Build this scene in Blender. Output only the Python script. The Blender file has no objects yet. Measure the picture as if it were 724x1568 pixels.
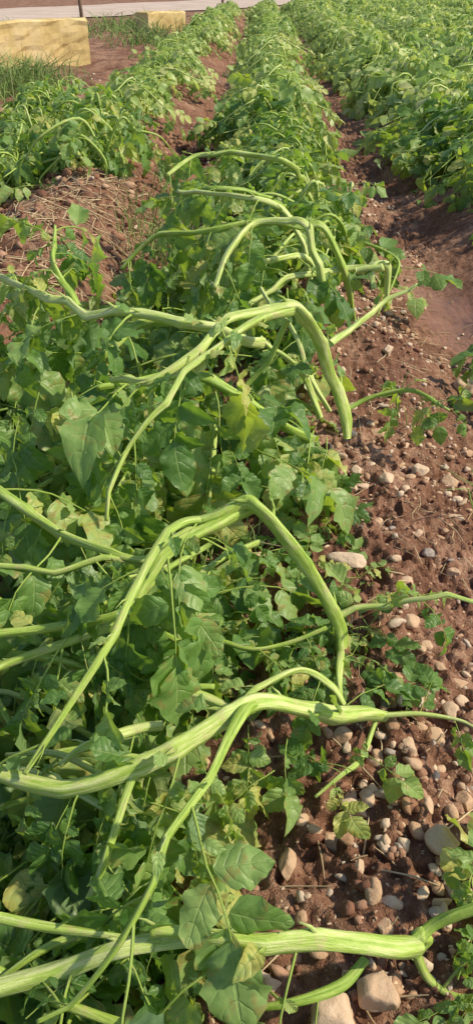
import bpy, math, random
import numpy as np
from math import radians, sin, cos, pi
random.seed(7); R=np.random.RandomState(11); np.random.seed(3)
H=1.0; PITCH=radians(35.3); F=1162.0
ca,sa=cos(PITCH),sin(PITCH)
sc=bpy.context.scene
sc.view_settings.view_transform='Standard'; sc.view_settings.look='None'; sc.view_settings.exposure=0

def P(u,v,z):
    # survey: photo sight line intersected with a known height above the ridge crest -> world metres
    dx=(u-362)/F; dy=(784-v)/F
    d=np.array([dx, dy*sa+ca, dy*ca-sa])
    t=(z-H)/d[2]
    return np.array([d[0]*t,d[1]*t,z]), t

# ---------------- noise -----------------
TAB=np.random.RandomState(3).rand(256,256)
def vn(x,y,f,seed=0):
    x=np.asarray(x,float)*f+seed*17.3; y=np.asarray(y,float)*f+seed*31.7
    xi=np.floor(x).astype(int); yi=np.floor(y).astype(int)
    fx=x-xi; fy=y-yi
    fx=fx*fx*(3-2*fx); fy=fy*fy*(3-2*fy)
    a=TAB[xi&255,yi&255]; b=TAB[(xi+1)&255,yi&255]; c=TAB[xi&255,(yi+1)&255]; d=TAB[(xi+1)&255,(yi+1)&255]
    return (a*(1-fx)+b*fx)*(1-fy)+(c*(1-fx)+d*fx)*fy-0.5
SP=1.25
def crest(y): return 0.20+0.027*y
def prof(x,y):
    u=x-crest(y)
    r=(0.5+0.5*np.cos(2*pi*u/SP))
    z=-0.20+0.20*r**0.8
    left=np.clip((x+1.9)/0.6,0,1)
    road=24+(x+6.2)*1.74
    far=np.clip((road-1.5-y)/1.5,0,1)
    return z*left*far+(-0.08)*(1-left*far)
def hgt(x,y):
    x=np.asarray(x,float); y=np.asarray(y,float)
    z=prof(x,y)
    road=24+(x+6.2)*1.74
    k=np.clip((road-1.0-y)/1.5,0,1)
    mud=np.exp(-(((x-0.90)/0.2)**2+((y-3.2)/0.6)**2))
    k=k*(1-0.85*mud)
    n=vn(x,y,1.3,1)*0.06+vn(x,y,4,2)*0.05+vn(x,y,11,3)*0.034
    c=np.abs(vn(x,y,26,4))*-0.044+np.abs(vn(x,y,55,5))*-0.027+vn(x,y,110,6)*0.008
    rough=0.5+1.6*np.clip(vn(x,y,1.7,9)+0.3,0,1)
    cl=np.exp(-(((x+0.95)/0.5)**2+((y-3.7)/0.9)**2))
    tr=np.exp(-(((x+0.42)/0.16)**2+((y-3.6)/1.0)**2))
    return z+k*(n+c*rough)+cl*(0.09+vn(x,y,7,12)*0.10+vn(x,y,17,13)*0.06)-tr*.07

# --------------- mesh helpers ----------------
def make_mesh(name,V,Q,uv=None,rnd=None,mat=None,smooth=True):
    me=bpy.data.meshes.new(name)
    V=np.asarray(V,np.float32); Q=np.asarray(Q,np.int32)
    k=Q.shape[1]
    me.vertices.add(len(V)); me.vertices.foreach_set('co',V.ravel())
    me.loops.add(Q.size); me.loops.foreach_set('vertex_index',Q.ravel())
    me.polygons.add(len(Q))
    me.polygons.foreach_set('loop_start',np.arange(0,Q.size,k,dtype=np.int32))
    me.polygons.foreach_set('loop_total',np.full(len(Q),k,np.int32))
    me.polygons.foreach_set('use_smooth',np.full(len(Q),smooth))
    if mat is not None: me.polygons.foreach_set('material_index',np.asarray(mat,np.int32))
    if uv is not None:
        l=me.uv_layers.new(name='UVMap'); l.data.foreach_set('uv',np.asarray(uv,np.float32)[Q.ravel()].ravel())
    if rnd is not None:
        a=me.attributes.new('rnd','FLOAT','POINT'); a.data.foreach_set('value',np.asarray(rnd,np.float32))
    me.update(calc_edges=True)
    return me
def add_obj(name,me,mats=(),parent=None,loc=None):
    ob=bpy.data.objects.new(name,me); sc.collection.objects.link(ob)
    if me is not None and len(me.materials)==0:
        for m in mats: me.materials.append(m)
    if parent: ob.parent=parent
    if loc is not None: ob.location=loc
    return ob
def nrm(v):
    return v/(np.linalg.norm(v)+1e-9)

def leaf_template(NT,NS,seed):
    r=np.random.RandomState(seed)
    t=np.linspace(0,1,NT)[:,None]; s=np.linspace(-1,1,NS)[None,:]
    ar=r.uniform(0.54,0.78)
    sh=(t+0.012)**r.uniform(.5,.7)*(1.0-t*0.99)**r.uniform(.75,1.0)
    sh=sh/sh.max()
    w=ar*0.5*sh*(1+0.08*np.sin(t*r.uniform(18,30)+r.rand()*6))
    fold=r.uniform(0.05,0.8)
    x=s*w
    curl=r.uniform(0.0,0.5) if r.rand()<.6 else r.uniform(.6,1.3)
    z=fold*np.abs(s)*w - curl*t**2*0.6 - r.uniform(0,.6)*np.abs(s)**2*w
    z=z+0.09*np.sin(t*r.uniform(8,14)+r.rand()*6+s*1.5)*np.abs(s)**1.3*np.sin(pi*np.clip(t,0,1))
    z=z+0.04*np.sin(t*22+r.rand()*6+s*2)*np.abs(s)
    x=x+r.uniform(-.22,.22)*t**2
    z=z+r.uniform(-.8,.8)*s*w*t
    y=t*(1-.15*curl)+0*s
    V=np.stack([x+0*t,y,z],-1).reshape(-1,3)
    uv=np.stack([0.5+0.5*s+0*t,t+0*s],-1).reshape(-1,2)
    return V,uv
def grid_q(NT,NS):
    i=np.arange(NT-1)[:,None]*NS+np.arange(NS-1)[None,:]
    i=i.ravel()
    return np.stack([i,i+1,i+NS+1,i+NS],-1)
RES={'hi':(11,7),'mid':(6,5),'lo':(4,3)}
TPL={k:[leaf_template(a,b,s*7+1) for s in range(28)] for k,(a,b) in RES.items()}

class Geo:
    def __init__(s): s.lf=[]; s.tv=[]; s.tq=[]; s.tuv=[]; s.tr=[]; s.tm=[]; s.n=0
    def tube(s,pts,rad,sides=8,rnd=None,mat=1,ridge=0.0):
        pts=np.asarray(pts,float); N=len(pts)
        T=np.gradient(pts,axis=0); T/= (np.linalg.norm(T,axis=1)[:,None]+1e-9)
        up=np.array([0,0,1.0]) if abs(T[0][2])<0.9 else np.array([0,1.0,0])
        n=nrm(np.cross(T[0],up)); Ns=[]
        for i in range(N):
            n=n-T[i]*np.dot(n,T[i]); n=nrm(n); Ns.append(n)
        Ns=np.array(Ns); Bs=np.cross(T,Ns)
        a=np.arange(sides)*2*pi/sides
        tw=np.linspace(0,2.5,N)[:,None]
        rr=1+ridge*(np.abs(np.cos(1.5*(a[None,:]+tw)))**3*2-0.7)
        rad=np.asarray(rad,float)[:,None]*rr
        V=pts[:,None,:]+rad[...,None]*(np.cos(a)[None,:,None]*Ns[:,None,:]+np.sin(a)[None,:,None]*Bs[:,None,:])
        i=np.arange(N-1)[:,None]*sides; j=np.arange(sides)[None,:]; j2=(j+1)%sides
        Q=np.stack([i+j,i+j2,i+sides+j2,i+sides+j],-1).reshape(-1,4)+s.n
        L=np.concatenate([[0],np.cumsum(np.linalg.norm(np.diff(pts,axis=0),axis=1))])
        uv=np.stack([np.broadcast_to(j/sides,(N,sides)),np.broadcast_to(L[:,None],(N,sides))],-1).reshape(-1,2)
        V=V.reshape(-1,3)
        s.tv.append(V); s.tq.append(Q); s.tuv.append(uv); r=np.random.rand() if rnd is None else rnd
        s.tr.append(np.full(len(V),r)); s.tm.append(np.full(len(Q),mat)); s.n+=len(V)
        if sides>=6:
            for e in (0,(N-1)*sides):
                c=[[e,e+k,e+k+1,e+k+2] for k in range(1,sides-2,2)]
                q=np.array(c)+s.n-len(V); s.tq.append(q); s.tm.append(np.full(len(q),mat))
        return T,Ns
    def leaflet(s,o,yax,nax,size,rnd):
        y=nrm(yax); x=nrm(np.cross(y,nax)); z=np.cross(x,y)
        s.lf.append((o,x*size,y*size,z*size,rnd))
    def leaf(s,base,d,up,L,rng,floor=-0.15,small=True,rn=None,rs=4):
        d=nrm(d); droop=rng.uniform(0.4,1.7); n=6
        p=np.array(base,float); pts=[p.copy()]; dirs=[d.copy()]
        for i in range(n):
            p=p+d*L/n
            if p[2]<floor: p[2]=floor; d=nrm(np.array([d[0],d[1],max(d[2],0.0)+.02]))
            pts.append(p.copy()); dirs.append(d.copy())
            d=nrm(d+np.array([0,0,-droop/n])+rng.normal(0,.09,3))
        pts=np.array(pts)
        r0=0.0026*L/0.2
        s.tube(pts,np.linspace(r0,r0*0.45,n+1),rs,mat=1,rnd=.2)
        rnd=rng.rand() if rn is None else rn
        def at(f):
            k=f*n; i=min(int(k),n-1); a=k-i
            return pts[i]*(1-a)+pts[i+1]*a, dirs[i+1]
        def side_l(f,sg,sz,ang):
            o,dd=at(f); u=nrm(up-dd*np.dot(up,dd)); sd=np.cross(dd,u)*sg
            y=dd*cos(ang)+sd*sin(ang)+np.array([0,0,-rng.uniform(-.1,.9)])+rng.normal(0,.2,3)
            nn=u+sd*rng.uniform(-.3,.4)+rng.normal(0,.38,3)
            o2=o+nrm(y)*sz*0.08
            s.leaflet(o2,y,nn,sz,np.clip(rnd+rng.normal(0,.14),0,1))
        for f,k,pb in ((0.28,0.26,.5),(0.55,0.42,.95),(0.84,0.50,.96)):
            for sg in (-1,1):
                if rng.rand()<pb: side_l(f+rng.uniform(-.06,.06),sg,L*k*rng.uniform(.7,1.2),rng.uniform(.7,1.3))
        if small:
            for f in (0.4,0.7):
                for sg in (-1,1):
                    if rng.rand()<.45: side_l(f,sg,L*rng.uniform(.08,.15),1.3)
        o,dd=at(1.0); u=nrm(up-dd*np.dot(up,dd))
        s.leaflet(o,dd+rng.normal(0,.1,3)+np.array([0,0,-rng.uniform(0,.4)]),u+rng.normal(0,.2,3),L*rng.uniform(.48,.62),rnd)
    def mesh(s,name,res):
        tp=TPL[res]; NT,NS=RES[res]; q=grid_q(NT,NS); nv=NT*NS
        V=list(s.tv); Q=list(s.tq); U=list(s.tuv); RR=list(s.tr); M=list(s.tm); n=s.n
        if s.lf:
            ids=np.random.RandomState(len(s.lf)).randint(0,len(tp),len(s.lf))
            O=np.array([l[0] for l in s.lf]); A=np.array([[l[1],l[2],l[3]] for l in s.lf]); rr=np.array([l[4] for l in s.lf])
            TV=np.array([t[0] for t in tp])[ids]; TU=np.array([t[1] for t in tp])[ids]
            W=np.einsum('nvk,nkc->nvc',TV,A)+O[:,None,:]
            m=len(s.lf)
            V.append(W.reshape(-1,3)); U.append(TU.reshape(-1,2)); RR.append(np.repeat(rr,nv))
            Q.append((q[None]+(np.arange(m)*nv)[:,None,None]+n).reshape(-1,4)); M.append(np.zeros(m*len(q)))
        return make_mesh(name,np.concatenate(V),np.concatenate(Q),np.concatenate(U),np.concatenate(RR),np.concatenate(M))

def spline(pts,vals,per=8):
    pts=np.asarray(pts,float); vals=np.asarray(vals,float)
    A=np.concatenate([pts,vals[:,None]],1)
    A=np.concatenate([[2*A[0]-A[1]],A,[2*A[-1]-A[-2]]])
    out=[]
    for i in range(1,len(A)-2):
        p0,p1,p2,p3=A[i-1],A[i],A[i+1],A[i+2]
        for t in np.arange(per)/per:
            out.append(0.5*((2*p1)+(-p0+p2)*t+(2*p0-5*p1+4*p2-p3)*t*t+(-p0+3*p1-3*p2+p3)*t**3))
    out.append(A[-2]); out=np.array(out)
    return out[:,:3],out[:,3]

# ---------------- materials ----------------
def newmat(name):
    m=bpy.data.materials.new(name); m.use_nodes=True; nt=m.node_tree; nt.nodes.clear()
    return m,nt
def N(nt,t,**k):
    n=nt.nodes.new(t)
    for a,b in k.items(): setattr(n,a,b)
    return n
def math_(nt,op,a,b=None,c=None):
    n=nt.nodes.new('ShaderNodeMath'); n.operation=op
    for i,x in enumerate((a,b,c)):
        if x is None: continue
        if isinstance(x,(int,float)): n.inputs[i].default_value=x
        else: nt.links.new(x,n.inputs[i])
    return n.outputs[0]
def mix(nt,f,a,b,bt='MIX'):
    n=nt.nodes.new('ShaderNodeMix'); n.data_type='RGBA'; n.blend_type=bt
    for sck,x in ((n.inputs[0],f),(n.inputs[6],a),(n.inputs[7],b)):
        if isinstance(x,(int,float)): sck.default_value=x
        elif isinstance(x,tuple): sck.default_value=(*x,1) if len(x)==3 else x
        else: nt.links.new(x,sck)
    return n.outputs[2]
def ramp(nt,f,stops):
    n=nt.nodes.new('ShaderNodeValToRGB'); e=n.color_ramp.elements
    while len(e)<len(stops): e.new(0.5)
    for i,(p,c) in enumerate(stops): e[i].position=p; e[i].color=(*c,1) if len(c)==3 else c
    nt.links.new(f,n.inputs[0]); return n.outputs[0]
def noise(nt,vec,scale,detail=4,rough=.6):
    n=nt.nodes.new('ShaderNodeTexNoise'); n.inputs['Scale'].default_value=scale; n.inputs['Detail'].default_value=detail; n.inputs['Roughness'].default_value=rough
    if vec is not None: nt.links.new(vec,n.inputs['Vector'])
    return n.outputs[0]

def leaf_mat(name,dark,mid,light,yel,trans,tf=0.38,fine=True):
    m,nt=newmat(name); L=nt.links
    at=N(nt,'ShaderNodeAttribute',attribute_name='rnd')
    geo=N(nt,'ShaderNodeNewGeometry')
    nz=noise(nt,geo.outputs['Position'],48,2 if fine else 0,.65)
    f=math_(nt,'ADD',math_(nt,'MULTIPLY',at.outputs['Fac'],0.62),math_(nt,'MULTIPLY',nz,0.42))
    col=ramp(nt,f,[(0.15,dark),(0.46,mid),(0.70,light),(0.83,yel)])
    tc=mix(nt,at.outputs['Fac'],(trans[0]*.55,trans[1]*.75,trans[2]),trans)
    b=N(nt,'ShaderNodeBsdfPrincipled'); b.inputs['Roughness'].default_value=0.45; b.inputs['Specular IOR Level'].default_value=0.5
    if fine:
        uv=N(nt,'ShaderNodeUVMap'); sp=N(nt,'ShaderNodeSeparateXYZ'); L.new(uv.outputs[0],sp.inputs[0])
        s=math_(nt,'ABSOLUTE',math_(nt,'MULTIPLY_ADD',sp.outputs[0],2.0,-1.0))
        ph=math_(nt,'FRACT',math_(nt,'ADD',math_(nt,'MULTIPLY',math_(nt,'SUBTRACT',sp.outputs[1],math_(nt,'MULTIPLY',math_(nt,'POWER',s,1.4),0.26)),4.6),math_(nt,'MULTIPLY',nz,0.35)))
        tri=math_(nt,'ABSOLUTE',math_(nt,'MULTIPLY_ADD',ph,2.0,-1.0))
        v1=math_(nt,'MULTIPLY',math_(nt,'MULTIPLY',math_(nt,'SUBTRACT',tri,0.84),5.5),math_(nt,'SUBTRACT',1.0,s))
        vein=math_(nt,'MAXIMUM',v1,math_(nt,'MULTIPLY',math_(nt,'SUBTRACT',0.075,s),20.0))
        vein=math_(nt,'MINIMUM',math_(nt,'MAXIMUM',vein,0.0),1.0)
        col=mix(nt,math_(nt,'MULTIPLY',vein,0.5),col,(light[0]*1.2,light[1]*1.15,light[2]*1.2))
        edge=math_(nt,'ADD',nz,math_(nt,'MULTIPLY',s,0.12))
        spot=math_(nt,'MULTIPLY',math_(nt,'MULTIPLY',math_(nt,'SUBTRACT',edge,0.62),8.0),math_(nt,'GREATER_THAN',at.outputs['Fac'],0.45))
        spot=math_(nt,'MINIMUM',math_(nt,'MAXIMUM',spot,0.0),0.75)
        col=mix(nt,spot,col,(0.32,0.26,0.08))
        h=math_(nt,'ADD',math_(nt,'ADD',math_(nt,'MULTIPLY',vein,-0.7),math_(nt,'MULTIPLY',nz,0.9)),math_(nt,'MULTIPLY',math_(nt,'MULTIPLY',tri,tri),-0.35))
        bp=N(nt,'ShaderNodeBump'); bp.inputs['Strength'].default_value=0.5; bp.inputs['Distance'].default_value=0.004
        L.new(h,bp.inputs['Height']); L.new(bp.outputs[0],b.inputs['Normal'])
        tc=mix(nt,math_(nt,'MULTIPLY',vein,0.4),tc,(trans[0]*.5,trans[1]*.55,trans[2]*.5))
    under=mix(nt,0.6,col,(0.26,0.38,0.18))
    colb=mix(nt,geo.outputs['Backfacing'],col,under)
    L.new(colb,b.inputs['Base Color'])
    t=N(nt,'ShaderNodeBsdfTranslucent'); L.new(tc,t.inputs[0])
    mx=N(nt,'ShaderNodeMixShader'); mx.inputs[0].default_value=tf
    L.new(b.outputs[0],mx.inputs[1]); L.new(t.outputs[0],mx.inputs[2])
    o=N(nt,'ShaderNodeOutputMaterial'); L.new(mx.outputs[0],o.inputs[0]); return m
LEAF=leaf_mat('potato_leaf',(0.05,0.13,0.028),(0.16,0.30,0.07),(0.32,0.46,0.14),(0.55,0.54,0.15),(0.55,0.72,0.05))
LEAF_FAR_HAZE=leaf_mat('potato_leaf_far_haze',(0.16,0.25,0.06),(0.32,0.45,0.13),(0.50,0.60,0.22),(0.66,0.66,0.28),(0.72,0.82,0.15),fine=False)  # paler, yellower leaf copy for far rows: haze and warm glow painted into colour

def stem_mat():
    m,nt=newmat('potato_stem'); L=nt.links
    uv=N(nt,'ShaderNodeUVMap'); mp=N(nt,'ShaderNodeMapping'); mp.inputs['Scale'].default_value=(11,12,1); L.new(uv.outputs[0],mp.inputs[0])
    at=N(nt,'ShaderNodeAttribute',attribute_name='rnd')
    geo=N(nt,'ShaderNodeNewGeometry')
    st=noise(nt,mp.outputs[0],1.0,5,.7); n2=noise(nt,geo.outputs['Position'],30,5,.75)
    f=math_(nt,'ADD',math_(nt,'MULTIPLY',st,0.85),math_(nt,'MULTIPLY',at.outputs['Fac'],0.18))
    col=ramp(nt,f,[(0.34,(0.17,0.30,0.03)),(0.5,(0.37,0.51,0.085)),(0.66,(0.64,0.70,0.29))])
    col=mix(nt,ramp(nt,n2,[(0.54,(0,0,0)),(0.68,(.6,.6,.6))]),col,(0.52,0.43,0.22))
    bp=N(nt,'ShaderNodeBump'); bp.inputs['Strength'].default_value=0.8; bp.inputs['Distance'].default_value=0.003; L.new(math_(nt,'ADD',st,math_(nt,'MULTIPLY',n2,.6)),bp.inputs['Height'])
    b=N(nt,'ShaderNodeBsdfPrincipled'); b.inputs['Roughness'].default_value=0.48; b.inputs['Specular IOR Level'].default_value=0.4
    L.new(col,b.inputs['Base Color']); L.new(bp.outputs[0],b.inputs['Normal'])
    o=N(nt,'ShaderNodeOutputMaterial'); L.new(b.outputs[0],o.inputs[0]); return m
STEM=stem_mat()

def soil_mat():
    m,nt=newmat('red_soil'); L=nt.links
    geo=N(nt,'ShaderNodeNewGeometry'); pos=geo.outputs['Position']
    a=noise(nt,pos,3,4); b_=noise(nt,pos,40,5,.7); c=noise(nt,pos,260,2,.7)
    f=math_(nt,'ADD',math_(nt,'MULTIPLY',a,0.5),math_(nt,'MULTIPLY',b_,0.55))
    col=ramp(nt,f,[(0.37,(0.105,0.045,0.027)),(0.52,(0.24,0.12,0.072)),(0.67,(0.45,0.28,0.19))])
    vo=N(nt,'ShaderNodeTexVoronoi'); vo.inputs['Scale'].default_value=110; L.new(pos,vo.inputs['Vector'])
    gr=math_(nt,'LESS_THAN',vo.outputs['Distance'],0.25)
    sep=N(nt,'ShaderNodeSeparateColor'); L.new(vo.outputs['Color'],sep.inputs[0])
    gr=math_(nt,'MULTIPLY',gr,math_(nt,'GREATER_THAN',sep.outputs[0],0.7))
    col=mix(nt,math_(nt,'MULTIPLY',gr,0.6),col,(0.56,0.40,0.28))
    h=math_(nt,'ADD',math_(nt,'ADD',math_(nt,'MULTIPLY',b_,1.0),math_(nt,'MULTIPLY',c,0.35)),math_(nt,'MULTIPLY',gr,0.2))
    mp=N(nt,'ShaderNodeMapping'); mp.inputs['Location'].default_value=(-0.92/0.2,-3.1/0.55,0); mp.inputs['Scale'].default_value=(1/0.2,1/0.55,0)
    L.new(pos,mp.inputs[0]); vl=N(nt,'ShaderNodeVectorMath',operation='LENGTH'); L.new(mp.outputs[0],vl.inputs[0])
    wet=math_(nt,'ADD',vl.outputs['Value'],math_(nt,'MULTIPLY_ADD',noise(nt,pos,9,2),1.2,-.6))
    wetm=ramp(nt,wet,[(0.55,(1,1,1)),(1.0,(0,0,0))])
    col=mix(nt,math_(nt,'MULTIPLY',wetm,0.7),col,(0.24,0.12,0.08))
    bp=N(nt,'ShaderNodeBump'); bp.inputs['Distance'].default_value=0.014; L.new(h,bp.inputs['Height'])
    L.new(math_(nt,'MULTIPLY_ADD',wetm,-0.8,1.0),bp.inputs['Strength'])
    b=N(nt,'ShaderNodeBsdfPrincipled'); L.new(math_(nt,'MULTIPLY_ADD',wetm,-0.55,0.93),b.inputs['Roughness'])
    b.inputs['Specular IOR Level'].default_value=0.25
    L.new(col,b.inputs['Base Color']); L.new(bp.outputs[0],b.inputs['Normal'])
    o=N(nt,'ShaderNodeOutputMaterial'); L.new(b.outputs[0],o.inputs[0]); return m
SOIL=soil_mat()
def simple_mat(name,stops,scale,bump=0.5,bdist=0.004,rough=.85,usernd=False,detail=4,spec=.3):
    m,nt=newmat(name); L=nt.links
    geo=N(nt,'ShaderNodeNewGeometry'); n=noise(nt,geo.outputs['Position'],scale,detail,.65)
    f=n
    if usernd:
        at=N(nt,'ShaderNodeAttribute',attribute_name='rnd'); f=math_(nt,'ADD',math_(nt,'MULTIPLY',at.outputs['Fac'],0.72),math_(nt,'MULTIPLY',n,0.36))
    col=ramp(nt,f,stops)
    bp=N(nt,'ShaderNodeBump'); bp.inputs['Strength'].default_value=bump; bp.inputs['Distance'].default_value=bdist
    L.new(n,bp.inputs['Height'])
    b=N(nt,'ShaderNodeBsdfPrincipled'); b.inputs['Roughness'].default_value=rough; b.inputs['Specular IOR Level'].default_value=spec
    L.new(col,b.inputs['Base Color']); L.new(bp.outputs[0],b.inputs['Normal'])
    o=N(nt,'ShaderNodeOutputMaterial'); L.new(b.outputs[0],o.inputs[0]); return m
STONE=simple_mat('field_stone',[(0.1,(0.30,0.16,0.09)),(0.35,(0.52,0.34,0.21)),(0.6,(0.68,0.52,0.37)),(0.82,(0.46,0.38,0.31)),(1.0,(0.16,0.15,0.16))],70,.9,.005,.85,True,6)
CLOD=simple_mat('soil_clod',[(0.1,(0.125,0.054,0.033)),(0.6,(0.28,0.14,0.085)),(1,(0.48,0.30,0.20))],90,.8,.004,.95,True)
ROAD=simple_mat('dirt_road',[(0.3,(0.46,0.35,0.28)),(0.7,(0.62,0.50,0.42))],0.8,.4,.02,.9)
WALLM=simple_mat('weathered_concrete',[(0.3,(0.30,0.19,0.07)),(0.5,(0.62,0.46,0.20)),(0.7,(0.76,0.60,0.35))],2.2,.8,.03,.9,detail=7)
POSTM=simple_mat('old_post',[(0.3,(0.10,0.06,0.04)),(0.7,(0.22,0.15,0.1))],9,.6,.01,.9)
GRASS=simple_mat('grass_blade',[(0.1,(0.10,0.20,0.03)),(0.6,(0.24,0.36,0.09)),(1,(0.46,0.46,0.2))],30,.1,.002,.6,True)
STRAW=simple_mat('dry_straw',[(0.1,(0.30,0.20,0.11)),(1,(0.66,0.52,0.32))],80,.2,.001,.7,True)

# ---------------- ground ----------------
def axis(lo,hi,dense_lo,dense_hi,d0,g):
    c=list(np.arange(dense_lo,dense_hi,d0)); s=d0; x=c[-1]
    while x<hi: s=s*g; x+=s; c.append(x)
    s=d0; x=c[0]; l=[]
    while x>lo: s=s*g; x-=s; l.append(x)
    return np.array(l[::-1]+c)
xs=axis(-300,300,-0.75,1.0,0.0055,1.03)
ya=[0.2]; 
while ya[-1]<500: ya.append(ya[-1]+max(0.0055,0.0042*ya[-1]**1.35 if ya[-1]<60 else 0.03*ya[-1]))
ys=np.concatenate([np.array([-60,-20,-8,-3,-1,-.3,0,.1]),np.array(ya)])
X,Y=np.meshgrid(xs,ys)
Z=hgt(X,Y)
me=make_mesh('ground',np.stack([X,Y,Z],-1).reshape(-1,3),grid_q(len(ys),len(xs)))
add_obj('ground',me,[SOIL])

# ---------------- stones ----------------
import bmesh
def ico(sub):
    bm=bmesh.new(); bmesh.ops.create_icosphere(bm,subdivisions=sub,radius=1)
    V=np.array([v.co[:] for v in bm.verts]); T=np.array([[v.index for v in f.verts] for f in bm.faces]); bm.free(); return V,T
IC={s:ico(s) for s in (1,2,3,4)}
def rock_tpl(sub,seed,ang=0.5):
    r=np.random.RandomState(seed); V,T=IC[sub]; W=V.copy()
    for i in range(12):
        d=nrm(r.normal(0,1,3)); h=r.uniform(.5,.9)
        dd=W@d; ex=np.clip(dd-h,0,None); W=W-ex[:,None]*d*ang*1.75
    W*=1+0.07*np.sin(W[:,[1,2,0]]*r.uniform(3,5)+r.rand()*6)+0.022*np.sin(W[:,[2,0,1]]*r.uniform(9,13))
    return W
def rocks(name,items,mat,sub,ang=.5):
    tp=[rock_tpl(sub,i+5,ang) for i in range(14)]; T=IC[sub][1]; V=[];Q=[];RR=[];n=0
    for k,(x,y,z,sx,sy,sz,rot,tilt,rn) in enumerate(items):
        W=tp[k%14]*np.array([sx,sy,sz])
        c,s=cos(tilt),sin(tilt); W=W@np.array([[1,0,0],[0,c,-s],[0,s,c]]).T
        c,s=cos(rot),sin(rot); W=W@np.array([[c,-s,0],[s,c,0],[0,0,1]]).T
        V.append(W+np.array([x,y,z])); Q.append(T+n); n+=len(W); RR.append(np.full(len(W),rn))
    me=make_mesh(name,np.concatenate(V),np.concatenate(Q),None,np.concatenate(RR)); add_obj(name,me,[mat])
items=[]
big=[(580,1522,66,60,.35),(508,1552,84,56,.45),(362,1392,70,40,.3),(385,1400,30,20,.4),(675,1290,46,38,.5),(535,850,62,26,.55),(440,1322,34,40,.25),(537,1230,30,56,.4),
(510,1277,34,32,.3),(560,1235,26,26,.4),(548,1248,28,24,.35),(606,1203,26,18,.3),(646,710,30,22,.5),(592,726,24,24,.45),(532,745,36,24,.4),(625,1140,30,30,.35),(668,1122,36,28,.3),
(526,1120,34,28,.3),(305,1160,30,26,.3),(580,660,34,24,.25),(592,540,22,24,.5),(716,1215,30,28,.2),(700,1050,30,20,.2),(692,1082,30,30,.4),(612,1295,16,34,.9),(655,845,26,18,.95),(712,600,40,30,.4),
(628,945,32,28,.3),(422,710,22,18,.3),(580,785,30,22,.3),(650,1000,26,14,.3),(640,1055,30,20,.3),(690,722,26,22,.3),(500,802,20,16,.4),(551,1318,20,34,.4),(590,1425,30,26,.3),(676,1376,36,20,.25),
(622,885,26,16,.35),(655,1225,18,36,.3),(570,1210,30,26,.45),(482,1275,28,18,.3),(460,1258,26,20,.35),(695,872,22,16,.3),(622,1005,24,16,.35),(700,780,34,10,.35),(576,1360,20,36,.2),(545,720,16,14,.5),(410,770,30,22,.3),(640,810,20,14,.4),(715,690,26,14,.2),(415,1505,30,28,.3)]
for u,v,w,h,c in big:
    p,t=P(u,v,0.0); z=float(hgt(p[0],p[1])); p,t=P(u,v,z+.01); z=float(hgt(p[0],p[1]))
    s=t/F*0.5; a,b=w*s*1.08,h*s*1.25
    items.append((p[0],p[1],z+min(a,b)*.3,a,b,min(a,b)*.8,random.uniform(-.25,.25),random.uniform(-.2,.2),c))
rocks('field_stone_large',items,STONE,4,.5)
items=[];cl=[]
n=0
while n<5200:
    y=0.25+6*R.rand()**1.3; x=crest(y)+R.uniform(-0.35,0.65)
    dens=np.clip(0.5+vn(x,y,3.5,20)*1.8,0.15,1)
    if x<crest(y)-.05: dens*=.4
    if abs(x-.90)<.2 and 2.6<y<3.8: dens*=.08
    if R.rand()>dens: continue
    s=0.003+0.0145*R.rand()**3.3
    z=float(hgt(x,y)); items.append((x,y,z+s*.3,s*R.uniform(.8,1.5),s*R.uniform(.65,1),s*R.uniform(.45,.8),R.uniform(0,6.3),R.uniform(-.4,.4),np.clip(R.rand()*.85+(R.rand()<.06)*.4,0,1))); n+=1
for i in range(900):
    y=2.8+9*R.rand(); x=R.uniform(-2.1,-.1)
    s=0.006+0.02*R.rand()**3; z=float(hgt(x,y)); items.append((x,y,z+s*.3,s*R.uniform(.8,1.3),s,s*.7,R.uniform(0,6.3),0,R.rand()*.85))
rocks('gravel',items,STONE,2,.6)
for i in range(12000):
    y=0.25+7*R.rand()**1.5; x=crest(y)+R.uniform(-0.6,0.75)
    if i%3==0: y=2.6+4.5*R.rand(); x=crest(y)+R.uniform(-1.9,-.4)
    if abs(x-.90)<.2 and 2.5<y<3.8: continue
    s=0.0025+0.016*R.rand()**4*(1 if i%3 else 2.6)
    z=float(hgt(x,y)); cl.append((x,y,z+s*.15,s*R.uniform(.8,1.3),s*R.uniform(.7,1.1),s*.75,R.uniform(0,6.3),R.uniform(-.4,.4),R.rand()))
rocks('soil_clods',cl,CLOD,1,.7)

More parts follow.
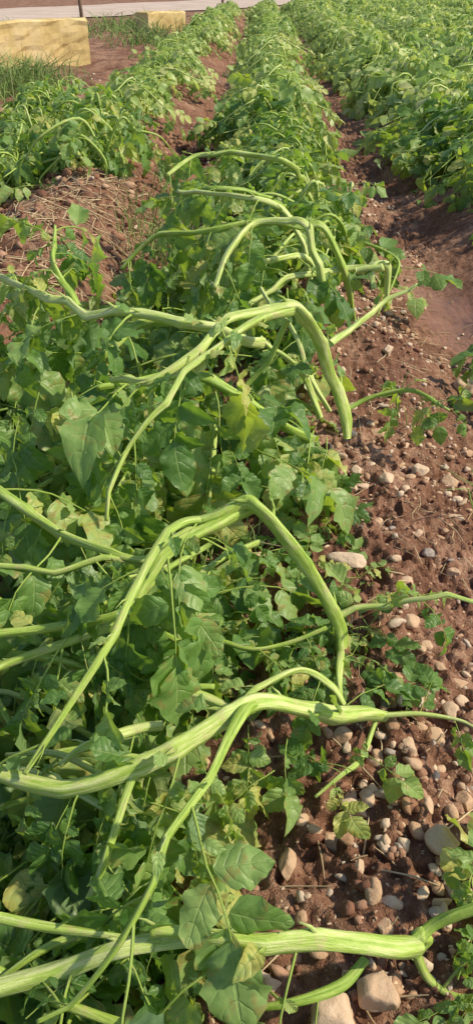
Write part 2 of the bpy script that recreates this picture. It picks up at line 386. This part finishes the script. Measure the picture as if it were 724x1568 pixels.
# ---------------- hero plants ----------------
rng=np.random.RandomState(5)
def stem(g,pp,leaves=0,lsz=.17,start=.3,end=1.0,ridge=.17,noisy=True):
    lsz*=1.12; leaves=int(leaves*1.1+.5)
    pts=[];rad=[]
    for (u,v,z,w) in pp:
        p,t=P(u,v,z); pts.append(p); rad.append(w*.5*t/F*.80)
    big_=max(rad)>.006
    p,r=spline(pts,rad,16 if big_ else 8)
    n=len(p)
    L=np.concatenate([[0],np.cumsum(np.linalg.norm(np.diff(p,axis=0),axis=1))])
    kn=[rng.uniform(.02,.07)]
    while kn[-1]<L[-1]+.05: kn.append(kn[-1]+rng.uniform(.045,.12))
    kn=np.array(kn)
    off=rng.normal(0,.0055,(len(kn),3)); off[0]=0
    for c in range(3): p[:,c]+=np.interp(L,kn,off[:,c])
    for q in kn[1:]: r=r*(1+rng.uniform(.03,.18)*np.exp(-((L-q)/.010)**2))
    r=r*(1+.05*np.sin(L*37+rng.rand()*6))
    T,_=g.tube(p,r,14 if big_ else 7,ridge=ridge)
    if big_:
        for q in kn[1:-1]:
            if rng.rand()<.8:
                k=int(np.argmin(np.abs(L-q))); 
                if k<2 or k>n-3: continue
                a=rng.uniform(0,6.3); s1=nrm(np.cross(T[k],[0,0,1])); s2=np.cross(s1,T[k]); o=s1*cos(a)+s2*abs(sin(a))
                ln=rng.uniform(.012,.035); b0=p[k]+o*r[k]*.7
                g.tube([b0,b0+(o*.7+T[k]*.7)*ln*.5,b0+(o*.6+T[k]*.9)*ln],[r[k]*.35,r[k]*.22,r[k]*.08],6)
                if rng.rand()<.7: g.leaflet(b0+(o*.6+T[k]*.9)*ln*.8,o+T[k],T[k]*-.5+[0,0,1],rng.uniform(.018,.05),rng.rand())
    sd=1
    for i in range(leaves):
        f=start+(end-start)*(i+rng.uniform(.1,.9))/leaves; k=min(int(f*(n-1)),n-2); sd=-sd
        side=nrm(np.cross(T[k],[0,0,1]))*sd
        d=T[k]*rng.uniform(.2,.9)+side*rng.uniform(.4,1)+np.array([0,0,rng.uniform(-.8,.15)])
        g.leaf(p[k],d,np.array([0,0,1])+rng.normal(0,.3,3),lsz*rng.uniform(.7,1.15),rng,floor=prof(p[k][0],p[k][1])+.02,rs=5)
    return p,r
def L1(g,u,v,z,u2,v2,z2,scale=1.0,rn=None,up=(0,0,1)):
    a,_=P(u,v,z); b,_=P(u2,v2,z2); g.leaf(a,b-a,np.array(up)+rng.normal(0,.15,3),np.linalg.norm(b-a)*.74*scale,rng,floor=prof(a[0],a[1])+.012,rn=rn,rs=5)
heroes=[]
# A bottom
g=Geo()
stem(g,[(638,1450,.035,34),(600,1453,.055,38),(540,1446,.075,36),(430,1436,.10,34),(340,1440,.11,28),(240,1444,.105,20)],1,.13,.5)
stem(g,[(430,1440,.09,28),(330,1448,.09,28),(180,1468,.08,32),(60,1500,.06,34),(-40,1535,.05,34)],4,.16,.1)
stem(g,[(630,1448,.03,26),(660,1420,.04,22),(695,1398,.06,22),(740,1380,.08,20)],1,.14,.6)
stem(g,[(636,1460,.03,18),(655,1500,.0,16),(700,1530,-.01,16),(760,1545,0,14)],2,.13,.4)
stem(g,[(630,1465,.0,22),(648,1440,.02,30),(640,1430,.04,24)],0)
stem(g,[(560,1470,.03,18),(520,1510,.03,20),(440,1535,.03,16),(380,1545,.02,12)],2,.12,.3)
stem(g,[(0,1405,.1,20),(60,1418,.1,18),(160,1428,.1,12),(250,1440,.1,9)],2,.15,.1)
stem(g,[(-20,1480,.03,22),(60,1520,.02,20),(180,1560,.02,18)],3,.16,.1)
for a in [(700,1500,.02,735,1400,.05),(310,1440,.1,360,1515,.03),(180,1440,.1,130,1420,.09),(240,1440,.1,200,1560,.05),(300,1500,.04,300,1580,.0),(390,1480,.04,350,1560,.0)]: L1(g,*a)
for a in [(740,1400,.06,705,1320,.07),(720,1395,.06,735,1300,.08),(750,1460,.05,690,1480,.03),(750,1540,.03,690,1530,.03),(750,1380,.08,700,1370,.07),(740,1480,.04,710,1560,.02),(700,1540,.0,650,1565,.02)]: L1(g,*a,scale=1.35,rn=.6)
heroes.append(g)
# B
g=Geo()
stem(g,[(590,1096,.0,20),(560,1092,.03,28),(520,1094,.06,32),(460,1090,.10,30),(390,1080,.14,30),(340,1100,.15,34),(270,1135,.15,36),(200,1170,.14,34),(100,1195,.12,32),(0,1185,.10,28),(-70,1160,.09,26)],4,.17,.5)
stem(g,[(392,1078,.14,26),(374,1090,.155,24),(350,1130,.165,18),(320,1190,.17,16),(270,1280,.17,15),(210,1390,.15,13),(150,1480,.12,11),(60,1575,.06,8)],4,.14,.45)
stem(g,[(210,1175,.13,18),(185,1240,.11,15),(160,1310,.08,15),(138,1375,.04,13)],1,.13,.3)
stem(g,[(250,1110,.1,18),(200,1120,.1,18),(130,1150,.1,14),(90,1180,.1,10)],2,.15,.1)
stem(g,[(525,1080,.02,14),(505,1050,.05,14),(460,1025,.09,12),(400,1050,.10,11),(370,1068,.1,9)],2,.09,.2)
stem(g,[(350,1085,.05,18),(290,1060,.05,18),(230,1050,.06,15),(120,1010,.08,13)],3,.15,.1)
stem(g,[(580,1095,.01,12),(640,1095,.01,9),(690,1105,.0,7),(740,1125,.0,5)],3,.07,.2)
stem(g,[(575,1105,.0,9),(550,1165,.0,10),(520,1190,.01,9),(480,1225,.0,6)],3,.08,.3)
for a in [(540,1180,.02,450,1140,.03),(560,1130,.03,545,1165,.02),(500,1080,.05,440,1020,.05),(530,1080,.03,610,1020,.05),(570,1050,.02,660,1060,.0),(400,1120,.05,350,1230,.0),(440,1130,.05,420,1250,.0),(380,1110,.08,380,1210,.02),
 (300,1140,.13,330,1225,.06),(200,1180,.13,100,1330,.05),(60,1180,.11,20,1290,.05),(620,1095,.01,625,1060,.03),(320,1190,.16,250,1300,.08),(40,1560,.06,130,1480,.08),(330,1210,.1,390,1285,.03),(280,1270,.1,330,1330,.03),(250,1330,.1,200,1420,.05),(230,1190,.12,200,1300,.06),(120,1200,.1,60,1330,.04),(420,1180,.03,330,1240,.03)]: L1(g,*a,scale=1.15)
heroes.append(g)
# C
g=Geo()
stem(g,[(522,1000,-.01,22),(520,970,.02,24),(508,940,.06,24),(470,870,.16,24),(425,812,.24,25),(396,780,.28,25),(376,770,.285,24),(335,788,.28,20),(285,803,.275,18),(245,845,.265,15),(205,915,.25,15),(150,1010,.22,14),(85,1110,.17,12),(35,1180,.13,9)],4,.14,.55)
stem(g,[(385,776,.27,22),(330,805,.265,24),(280,838,.255,24),(235,885,.23,20),(185,935,.2,18),(90,955,.17,17),(-30,975,.15,15)],4,.16,.3)
stem(g,[(395,830,.16,12),(350,850,.18,11),(300,885,.17,11),(240,930,.16,14),(150,965,.14,16),(60,1000,.12,16),(-30,1040,.11,15)],4,.16,.2)
stem(g,[(522,1000,0,14),(518,1040,.01,13),(524,1085,.0,14)],0)
stem(g,[(522,942,.05,14),(560,925,.07,11),(610,916,.09,10),(670,918,.1,9),(750,912,.11,7)],3,.06,.3)
stem(g,[(-30,730,.2,18),(30,775,.2,18),(80,805,.2,18),(140,835,.2,16),(200,855,.2,13),(280,850,.2,9)],4,.16,.05)
stem(g,[(-20,865,.2,12),(80,870,.2,11),(150,860,.2,11),(260,855,.2,9)],2,.13,.1)
stem(g,[(300,970,.04,10),(380,992,.04,9),(440,985,.04,8),(500,960,.05,8)],4,.09,.1)
stem(g,[(-20,1000,.09,16),(80,1010,.08,15),(200,1040,.06,14),(330,1060,.04,10)],3,.16,.05)
for a in [(640,915,.09,690,890,.12),(650,918,.09,650,945,.06),(560,925,.06,600,890,.1),(520,950,.05,460,985,.03),(500,1000,.03,440,970,.06),(400,1000,.03,470,1040,.03),(440,820,.2,470,860,.18),(300,820,.25,410,830,.22),
 (240,860,.24,290,960,.15),(200,920,.2,190,1080,.07),(120,960,.15,150,1090,.07),(60,1000,.12,30,1090,.06),(260,840,.2,130,830,.2),(70,800,.2,20,890,.12),(120,830,.19,170,930,.1),(400,880,.1,400,950,.04),(20,760,.2,-20,870,.1),(220,970,.12,270,1060,.05),(240,930,.15,230,1050,.08),(340,950,.06,300,1050,.02),(160,1010,.12,230,1080,.06),(100,880,.18,40,960,.1)]: L1(g,*a,scale=1.1)
heroes.append(g)
# D
g=Geo()
stem(g,[(531,672,-.01,14),(528,640,.04,22),(512,590,.13,21),(484,520,.27,23),(464,482,.35,24),(442,468,.375,22),(400,480,.38,19),(345,498,.38,16),(295,540,.36,16),(235,580,.33,15),(170,585,.3,12)],3,.18,.6)
stem(g,[(448,476,.37,16),(390,492,.38,14),(320,545,.36,13),(270,590,.33,12),(225,640,.29,10),(190,710,.22,9),(160,800,.14,7)],3,.15,.7)
stem(g,[(400,525,.25,20),(370,520,.29,20),(320,500,.33,20),(250,488,.34,18),(180,482,.34,16),(110,470,.34,15),(50,445,.35,14),(-20,410,.36,12)],5,.2,.5)
stem(g,[(300,490,.33,16),(220,500,.31,15),(180,530,.28,12),(140,560,.25,9)],3,.18,.4)
stem(g,[(505,527,.2,14),(540,500,.19,11),(580,470,.2,9),(643,430,.26,6)],0)
stem(g,[(475,672,.03,14),(430,650,.1,18),(360,608,.18,18),(290,575,.23,18),(220,580,.25,15),(150,600,.25,12)],3,.18,.55)
stem(g,[(440,490,.34,11),(415,540,.26,10),(385,590,.18,9),(360,620,.14,8)],1,.1,.5)
stem(g,[(330,650,.1,10),(325,720,.06,8),(322,780,.03,6)],0)
stem(g,[(530,628,.04,10),(575,605,.07,8),(630,597,.09,8),(690,628,.08,5)],0,.08,.3)
stem(g,[(490,640,.02,12),(470,590,.1,12),(440,540,.2,10),(400,510,.25,9)],1,.10,.5)
stem(g,[(505,630,.02,9),(470,570,.12,9),(455,520,.2,8),(400,440,.3,7)],1,.10,.6)
stem(g,[(120,470,.33,12),(100,430,.37,12),(80,390,.42,10),(85,345,.46,5)],5,.15,.2)
for a in [(600,600,.08,598,555,.13),(610,600,.08,592,650,.04),(640,598,.09,660,650,.05),(660,605,.09,700,650,.05),(690,625,.08,715,655,.05),(580,605,.07,610,560,.12),(500,670,.03,500,740,.0),(480,660,.04,440,760,.0),(60,600,.3,30,720,.15),(110,600,.3,130,720,.18),(330,600,.2,360,720,.08),
 (200,600,.3,230,760,.12),(60,470,.33,10,560,.25),(150,590,.3,60,640,.25),(290,545,.36,240,700,.2),(330,640,.15,310,800,.05),(30,640,.25,0,760,.12),(100,700,.18,170,820,.08),(20,700,.18,60,820,.1),(85,370,.44,50,385,.4),(84,350,.45,120,385,.42),(90,400,.41,50,420,.38),(20,420,.36,40,480,.3),(180,690,.2,240,790,.1)]: L1(g,*a,scale=1.1)
heroes.append(g)
# E
g=Geo()
stem(g,[(512,508,0,12),(500,450,.14,14),(480,390,.27,14),(465,345,.36,13),(440,337,.37,12),(390,345,.36,11),(350,380,.32,11),(325,440,.24,9)],3,.16,.6)
stem(g,[(541,490,0,11),(528,420,.17,12),(505,365,.29,12),(480,345,.33,12),(420,342,.34,11),(330,350,.33,10),(240,360,.3,9),(190,410,.2,7)],6,.17,.6)
stem(g,[(590,470,.05,10),(592,410,.18,12),(570,405,.2,12),(570,440,.14,9)],1,.08,.5)
stem(g,[(545,415,.18,12),(580,408,.2,14),(525,412,.18,11),(440,430,.2,10),(380,470,.18,8)],2,.14,.6)
stem(g,[(480,440,.1,9),(440,330,.33,10),(360,300,.4,9),(270,290,.38,7)],5,.17,.5)
stem(g,[(500,450,.1,9),(470,395,.22,10),(400,400,.25,10),(310,400,.24,8)],5,.17,.4)
stem(g,[(480,300,.05,9),(440,250,.34,10),(370,235,.36,9),(300,240,.34,8),(255,270,.28,6)],6,.17,.4)
stem(g,[(450,330,.05,9),(400,300,.32,10),(320,290,.36,9),(290,300,.3,8)],6,.17,.4)
heroes.append(g)
for g in heroes: add_obj('potato_plant',g.mesh('potato_plant','hi'),[LEAF,STEM])

# ------- low fallen foliage under the near plants -------
g=Geo(); rng=np.random.RandomState(21)
boxes=[(-.95,-.3,1.6,2.25,.02,.33,125,.205,0),(-.5,.22,1.5,3.2,.04,.22,195,.18,0),(-.8,-.08,1.1,1.75,.03,.22,108,.20,.9),(-.62,-.08,.15,1.2,.03,.14,215,.19,1),(-.06,.06,.5,1.2,.02,.06,12,.13,1)]
for (x0,x1,y0,y1,z0,z1,nn_,Lf,gap) in boxes:
    c=0
    while c<nn_:
        x=rng.uniform(x0,x1); y=rng.uniform(y0,y1)
        if abs(x)>.40*y+.33: continue
        if y<.85 and x>-.08+.08*vn(x,y,5,8): continue
        if x>.10 and 1.5<y<2.2: continue
        if gap and vn(x,y,3.2,33)<-0.11 and rng.rand()<.95*gap: continue
        zf=float(prof(x,y)); z=zf+rng.uniform(z0,z1)
        a=rng.uniform(0,2*pi)
        d=np.array([cos(a)-.35,sin(a)-.35,rng.uniform(-.4,.3)])
        g.leaf((x,y,z),d,np.array([.2,-.25,1])+rng.normal(0,.33,3),Lf*rng.uniform(.6,1.35),rng,floor=zf+.015,rs=4); c+=1
for i in range(80):
    y=.3+2.1*rng.rand(); x=rng.uniform(-.4-.3*y,-.02); zf=float(prof(x,y)); a=rng.uniform(2.2,4.2); L=rng.uniform(.15,.4)
    p0=np.array([x,y,zf+rng.uniform(.05,.2)]); p1=p0+np.array([cos(a),sin(a),rng.uniform(-.2,.2)])*L*.5; p2=p1+np.array([cos(a+.2),sin(a+.2),-.3])*L*.5
    q,r=spline([p0,p1,p2],[.006,.005,.003],5); g.tube(q,r,7,ridge=.08)
for i in range(22):
    y=rng.uniform(.8,2.5); x=crest(y)+rng.uniform(-.16,.05)-.02; zf=float(hgt(x,y)); a=rng.uniform(0,6.3)
    for j in range(4): g.leaf((x,y,zf+.01),np.array([cos(a+j*1.6),sin(a+j*1.6),.7]),np.array([0,0,1.]),rng.uniform(.06,.11),rng,floor=zf+.01)
add_obj('potato_foliage',g.mesh('potato_foliage','hi'),[LEAF,STEM])

# ---------------- row plants ----------------
def gen_plant(seed,nst,leafn,L0,res,hmul=1.0,small=False,spread=1.0,back=.28,Lr=(.35,.8),srad=1.0):
    r=np.random.RandomState(seed); g=Geo()
    for i in range(nst):
        b=np.array([r.uniform(-.08,.12),r.uniform(-.22,.22),-.03])
        a=pi+r.normal(0,.7*spread) if r.rand()>back else r.uniform(0,2*pi)
        dr=np.array([cos(a),sin(a)-.35,0]); Ls=r.uniform(*Lr); h=r.uniform(.14,.42)*hmul
        q=[b,b+dr*Ls*.08+[0,0,h*.6],b+dr*Ls*.25+[0,0,h],b+dr*Ls*.55+[0,0,h*.85],b+dr*Ls*.85+[0,0,h*.45],b+dr*Ls+[r.uniform(-.1,.1),r.uniform(-.1,.1),h*.2]]
        q=[np.array(v)+(r.normal(0,.03,3) if k else 0) for k,v in enumerate(q)]
        p,rad=spline(q,np.array([.009,.0095,.009,.0075,.0055,.003])*srad,5 if res!='lo' else 3)
        T,_=g.tube(p,rad,6 if res!='lo' else 4)
        n=len(p); sd=1
        for j in range(leafn):
            f=.12+.88*(j+r.rand())/leafn; k=min(int(f*(n-1)),n-1); sd=-sd
            side=nrm(np.cross(T[k],[0,0,1]))*sd
            d=T[k]*r.uniform(.2,.8)+side*r.uniform(.4,1)+np.array([0,0,r.uniform(-.6,.4)])
            g.leaf(p[k],d,np.array([.1,-.1,1])+r.normal(0,.35,3),L0*r.uniform(.65,1.25),r,floor=-.12,small=small,rs=3)
    return g.mesh('potato_row_plant',res)
MID=[gen_plant(100+i,9,10,.17,'mid',.92,spread=.8,back=.15,Lr=(.35,.72)) for i in range(6)]
MIDB=[gen_plant(150+i,13,11,.185,'mid',1.0,spread=1.6,back=.4,srad=.9) for i in range(5)]
FAR=[gen_plant(200+i,11,10,.215,'lo',.85,spread=1.6,back=.35,srad=.95) for i in range(6)]
FAR0=[gen_plant(230+i,8,10,.20,'lo',.85,spread=.9,back=.2,Lr=(.3,.62),srad=.95) for i in range(5)]
for m in MID+MIDB: m.materials.append(LEAF); m.materials.append(STEM)
for m in FAR+FAR0: m.materials.append(LEAF_FAR_HAZE); m.materials.append(STEM)
rr=random.Random(4); tot=0
def put(e,me,xx,y,rz,s,sz):
    global tot
    ob=bpy.data.objects.new('plant',me); sc.collection.objects.link(ob); ob.parent=e
    ob.location=(xx,y,float(prof(xx,y))-.01); ob.rotation_euler=(0,0,rz); ob.scale=(s,s,sz); tot+=1
def row(k):
    e=bpy.data.objects.new('potato_row',None); sc.collection.objects.link(e)
    y={0:3.1,1:4.4,-1:5.0}.get(k,1.5)
    if k==1:
        put(e,MIDB[0],1.3,2.3,.3,.8,.7); put(e,MIDB[1],1.6,2.9,.1,.65,.65); put(e,MIDB[2],1.8,3.7,2.9,.85,.85); put(e,MIDB[1],1.75,1.8,2.9,.9,.9)
    if k==-1:
        for q in range(5): put(e,MIDB[q%4],-1.4-.1*q,5.2+.75*q,.2*q,.8,.8)
    while True:
        x=crest(y)+k*SP
        if y>24+(x+6.2)*1.74-1.5 or y>62: break
        vis = abs(x)<0.36*y+2.2
        if vis:
            near = y<7.0
            if near: me=rr.choice(MID if k<=0 else MIDB)
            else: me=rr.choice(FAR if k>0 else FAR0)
            jx=rr.uniform(-.09,.09)+(.04 if k==0 else 0)+(.16 if k>0 else 0)
            rz=rr.uniform(-.5,.5)
            if k>0 and rr.random()<.5: rz+=pi*rr.uniform(.6,1.4)
            s=rr.uniform(.75,1.2)
            if k==0: s*=.86
            if k==-1: s*=.88
            put(e,me,x+jx,y,rz,s,s*rr.uniform(.7,1.15))
        st=0.31 if y<9 else (.42 if y<25 else .62)
        if k==-1: st*=1.25 if y<9 else 1.1
        if k>0 : st*=.92
        y+=st*rr.uniform(.7,1.4)
for k in (0,1,-1): row(k)
for k in range(2,16): row(k)

# ---------------- straw, grass ----------------
g=Geo(); rng=np.random.RandomState(8)
for i in range(1300):
    if i%3==0: y=.3+4*rng.rand(); x=crest(y)+rng.uniform(-.3,.7); far=0
    else: y=2.6+2.4*rng.rand(); x=rng.normal(-.8,.28); far=1
    a=rng.uniform(0,6.3); L=rng.uniform(.02,.11)*(1.8 if far else 1); z=float(hgt(x,y))+.006; rw=1.8 if far else 1
    x2,y2=x+cos(a)*L,y+sin(a)*L; z2=float(hgt(x2,y2))+.006+rng.uniform(0,.03 if far else .01)
    m=np.array([(x+x2)/2+rng.normal(0,.004),(y+y2)/2,max((z+z2)/2,float(hgt((x+x2)/2,(y+y2)/2))+.004)])
    g.tube([(x,y,z),m,(x2,y2,z2)],np.array([.0013,.0016,.0008])*rw,4,mat=0)
add_obj('dry_straw',g.mesh('dry_straw','lo'),[STRAW])
def grass(name,areas):
    g=Geo()
    for (x0,y0,rx,ry,n,h,w) in areas:
        for i in range(n):
            x=x0+rng.normal(0,rx); y=y0+rng.normal(0,ry); z=float(prof(x,y))-.01; a=rng.uniform(0,6.3)
            hh=h*rng.uniform(.25,1.1)*(.45+1.1*(vn(x,y,2.5,40)+.5)); le=hh*rng.uniform(.2,1.1)
            p=[(x,y,z),(x+cos(a)*le*.35,y+sin(a)*le*.35,z+hh*.6),(x+cos(a)*le,y+sin(a)*le,z+hh*rng.uniform(.6,1))]
            g.tube(p,[w,w*.8,w*.15],3,mat=0)
    return add_obj(name,g.mesh(name,'lo'),[GRASS])
grass('grass_tuft',[(-2.55,9.9,.28,.4,900,.36,.005),(-3.4,9.8,.4,.3,200,.2,.005),(-1.6,17,.3,.5,350,.35,.008),(-2.1,22,.8,.8,600,.35,.01),(-5,20,2,1.5,900,.25,.01)])
grass('grass_weed',[(-.35,4.2,.12,.35,260,.22,.003),(.62,1.55,.02,.02,14,.16,.002),(.5,1.95,.03,.03,12,.14,.002),(-.3,1.05,.05,.1,60,.15,.002),(-.05,1.35,.06,.06,60,.14,.002)])

# ---------------- road, wall, block, posts ----------------
def line_pt(s,off):
    d=nrm(np.array([6.9,12.0])); nn=np.array([-d[1],d[0]])
    return np.array([-6.2,24.0])+d*s+nn*off
V=[]
ss=np.linspace(-60,160,160); oo=np.linspace(0.3,7.5,10)
for s in ss:
    for o in oo:
        p=line_pt(s,o+ (0.25*sin(s*.9)+.15*sin(s*2.3) if o in (oo[0],oo[-1]) else 0)); V.append((p[0],p[1],-0.05))
me=make_mesh('dirt_road',V,grid_q(len(ss),len(oo))); add_obj('dirt_road',me,[ROAD])
def box_wall(name,p0,p1,h,th,mat,seed,nx=36,nz=8,z0=-.15):
    r=np.random.RandomState(seed); bm=bmesh.new()
    p0=np.array(p0);p1=np.array(p1); d=nrm(p1-p0); nn=np.array([-d[1],d[0]]); L=np.linalg.norm(p1-p0)
    ring=[]
    for i in range(nx+1):
        f=i/nx; top=h*(1+.10*(vn(f*L,seed,1.1,2)+vn(f*L,seed,4,3)*.6)); col=[]
        prf=[(0,z0)]+[(0,z0+(top-.02-z0)*k/nz) for k in range(1,nz+1)]+[(.02,top),(th-.02,top)]+[(th,z0+(top-.02-z0)*k/nz) for k in range(nz,-1,-1)]
        for (o,z) in prf:
            jj=r.normal(0,.008); q=p0+d*(f*L+r.normal(0,.004))+nn*(o+jj); col.append(bm.verts.new((q[0],q[1],z+jj)))
        ring.append(col)
    for i in range(nx):
        for j in range(len(ring[0])-1): bm.faces.new((ring[i][j],ring[i+1][j],ring[i+1][j+1],ring[i][j+1]))
    bm.faces.new(ring[0][::-1]); bm.faces.new(ring[-1])
    bmesh.ops.recalc_face_normals(bm,faces=bm.faces)
    me=bpy.data.meshes.new(name); bm.to_mesh(me); bm.free(); return add_obj(name,me,[mat])
box_wall('concrete_wall',(-6.5,10.2),(-2.25,13.6),.46,.35,WALLM,4)
box_wall('concrete_block',(-2.0,20.5),(-1.2,21.3),.3,.45,WALLM,9,10,4)
def post(x,y,h,r):
    g=Geo(); g.tube([(x,y,-.15),(x+.01,y,h*.5),(x-.01,y,h)],[r,r*.95,r*.85],8,mat=0); add_obj('fence_post',g.mesh('fence_post','lo'),[POSTM])
post(-2.45,14.3,1.0,.03); post(-.5,33,1.2,.05)

# ---------------- light / camera ----------------
w=bpy.data.worlds.new('World'); sc.world=w; w.use_nodes=True; nt=w.node_tree
sky=nt.nodes.new('ShaderNodeTexSky'); sky.sky_type='NISHITA'; sky.sun_disc=False
EL,AZ=radians(44),radians(92)
sky.sun_elevation=EL; sky.sun_rotation=AZ
nt.links.new(sky.outputs[0],nt.nodes['Background'].inputs[0]); nt.nodes['Background'].inputs[1].default_value=0.15
sl=bpy.data.lights.new('sun','SUN'); sl.energy=4.7; sl.angle=radians(2.0); sl.color=(1,.89,.68)
so=bpy.data.objects.new('sun',sl); sc.collection.objects.link(so)
from mathutils import Vector
so.rotation_euler=Vector((sin(AZ)*cos(EL),cos(AZ)*cos(EL),sin(EL))).to_track_quat('Z','Y').to_euler()
cam=bpy.data.cameras.new('camera'); co=bpy.data.objects.new('camera',cam); sc.collection.objects.link(co)
cam.sensor_fit='VERTICAL'; cam.sensor_height=36; cam.lens=18/(784/F); cam.clip_start=.02; cam.clip_end=2000
co.location=(0,0,H); co.rotation_euler=(pi/2-PITCH,0,0); sc.camera=co
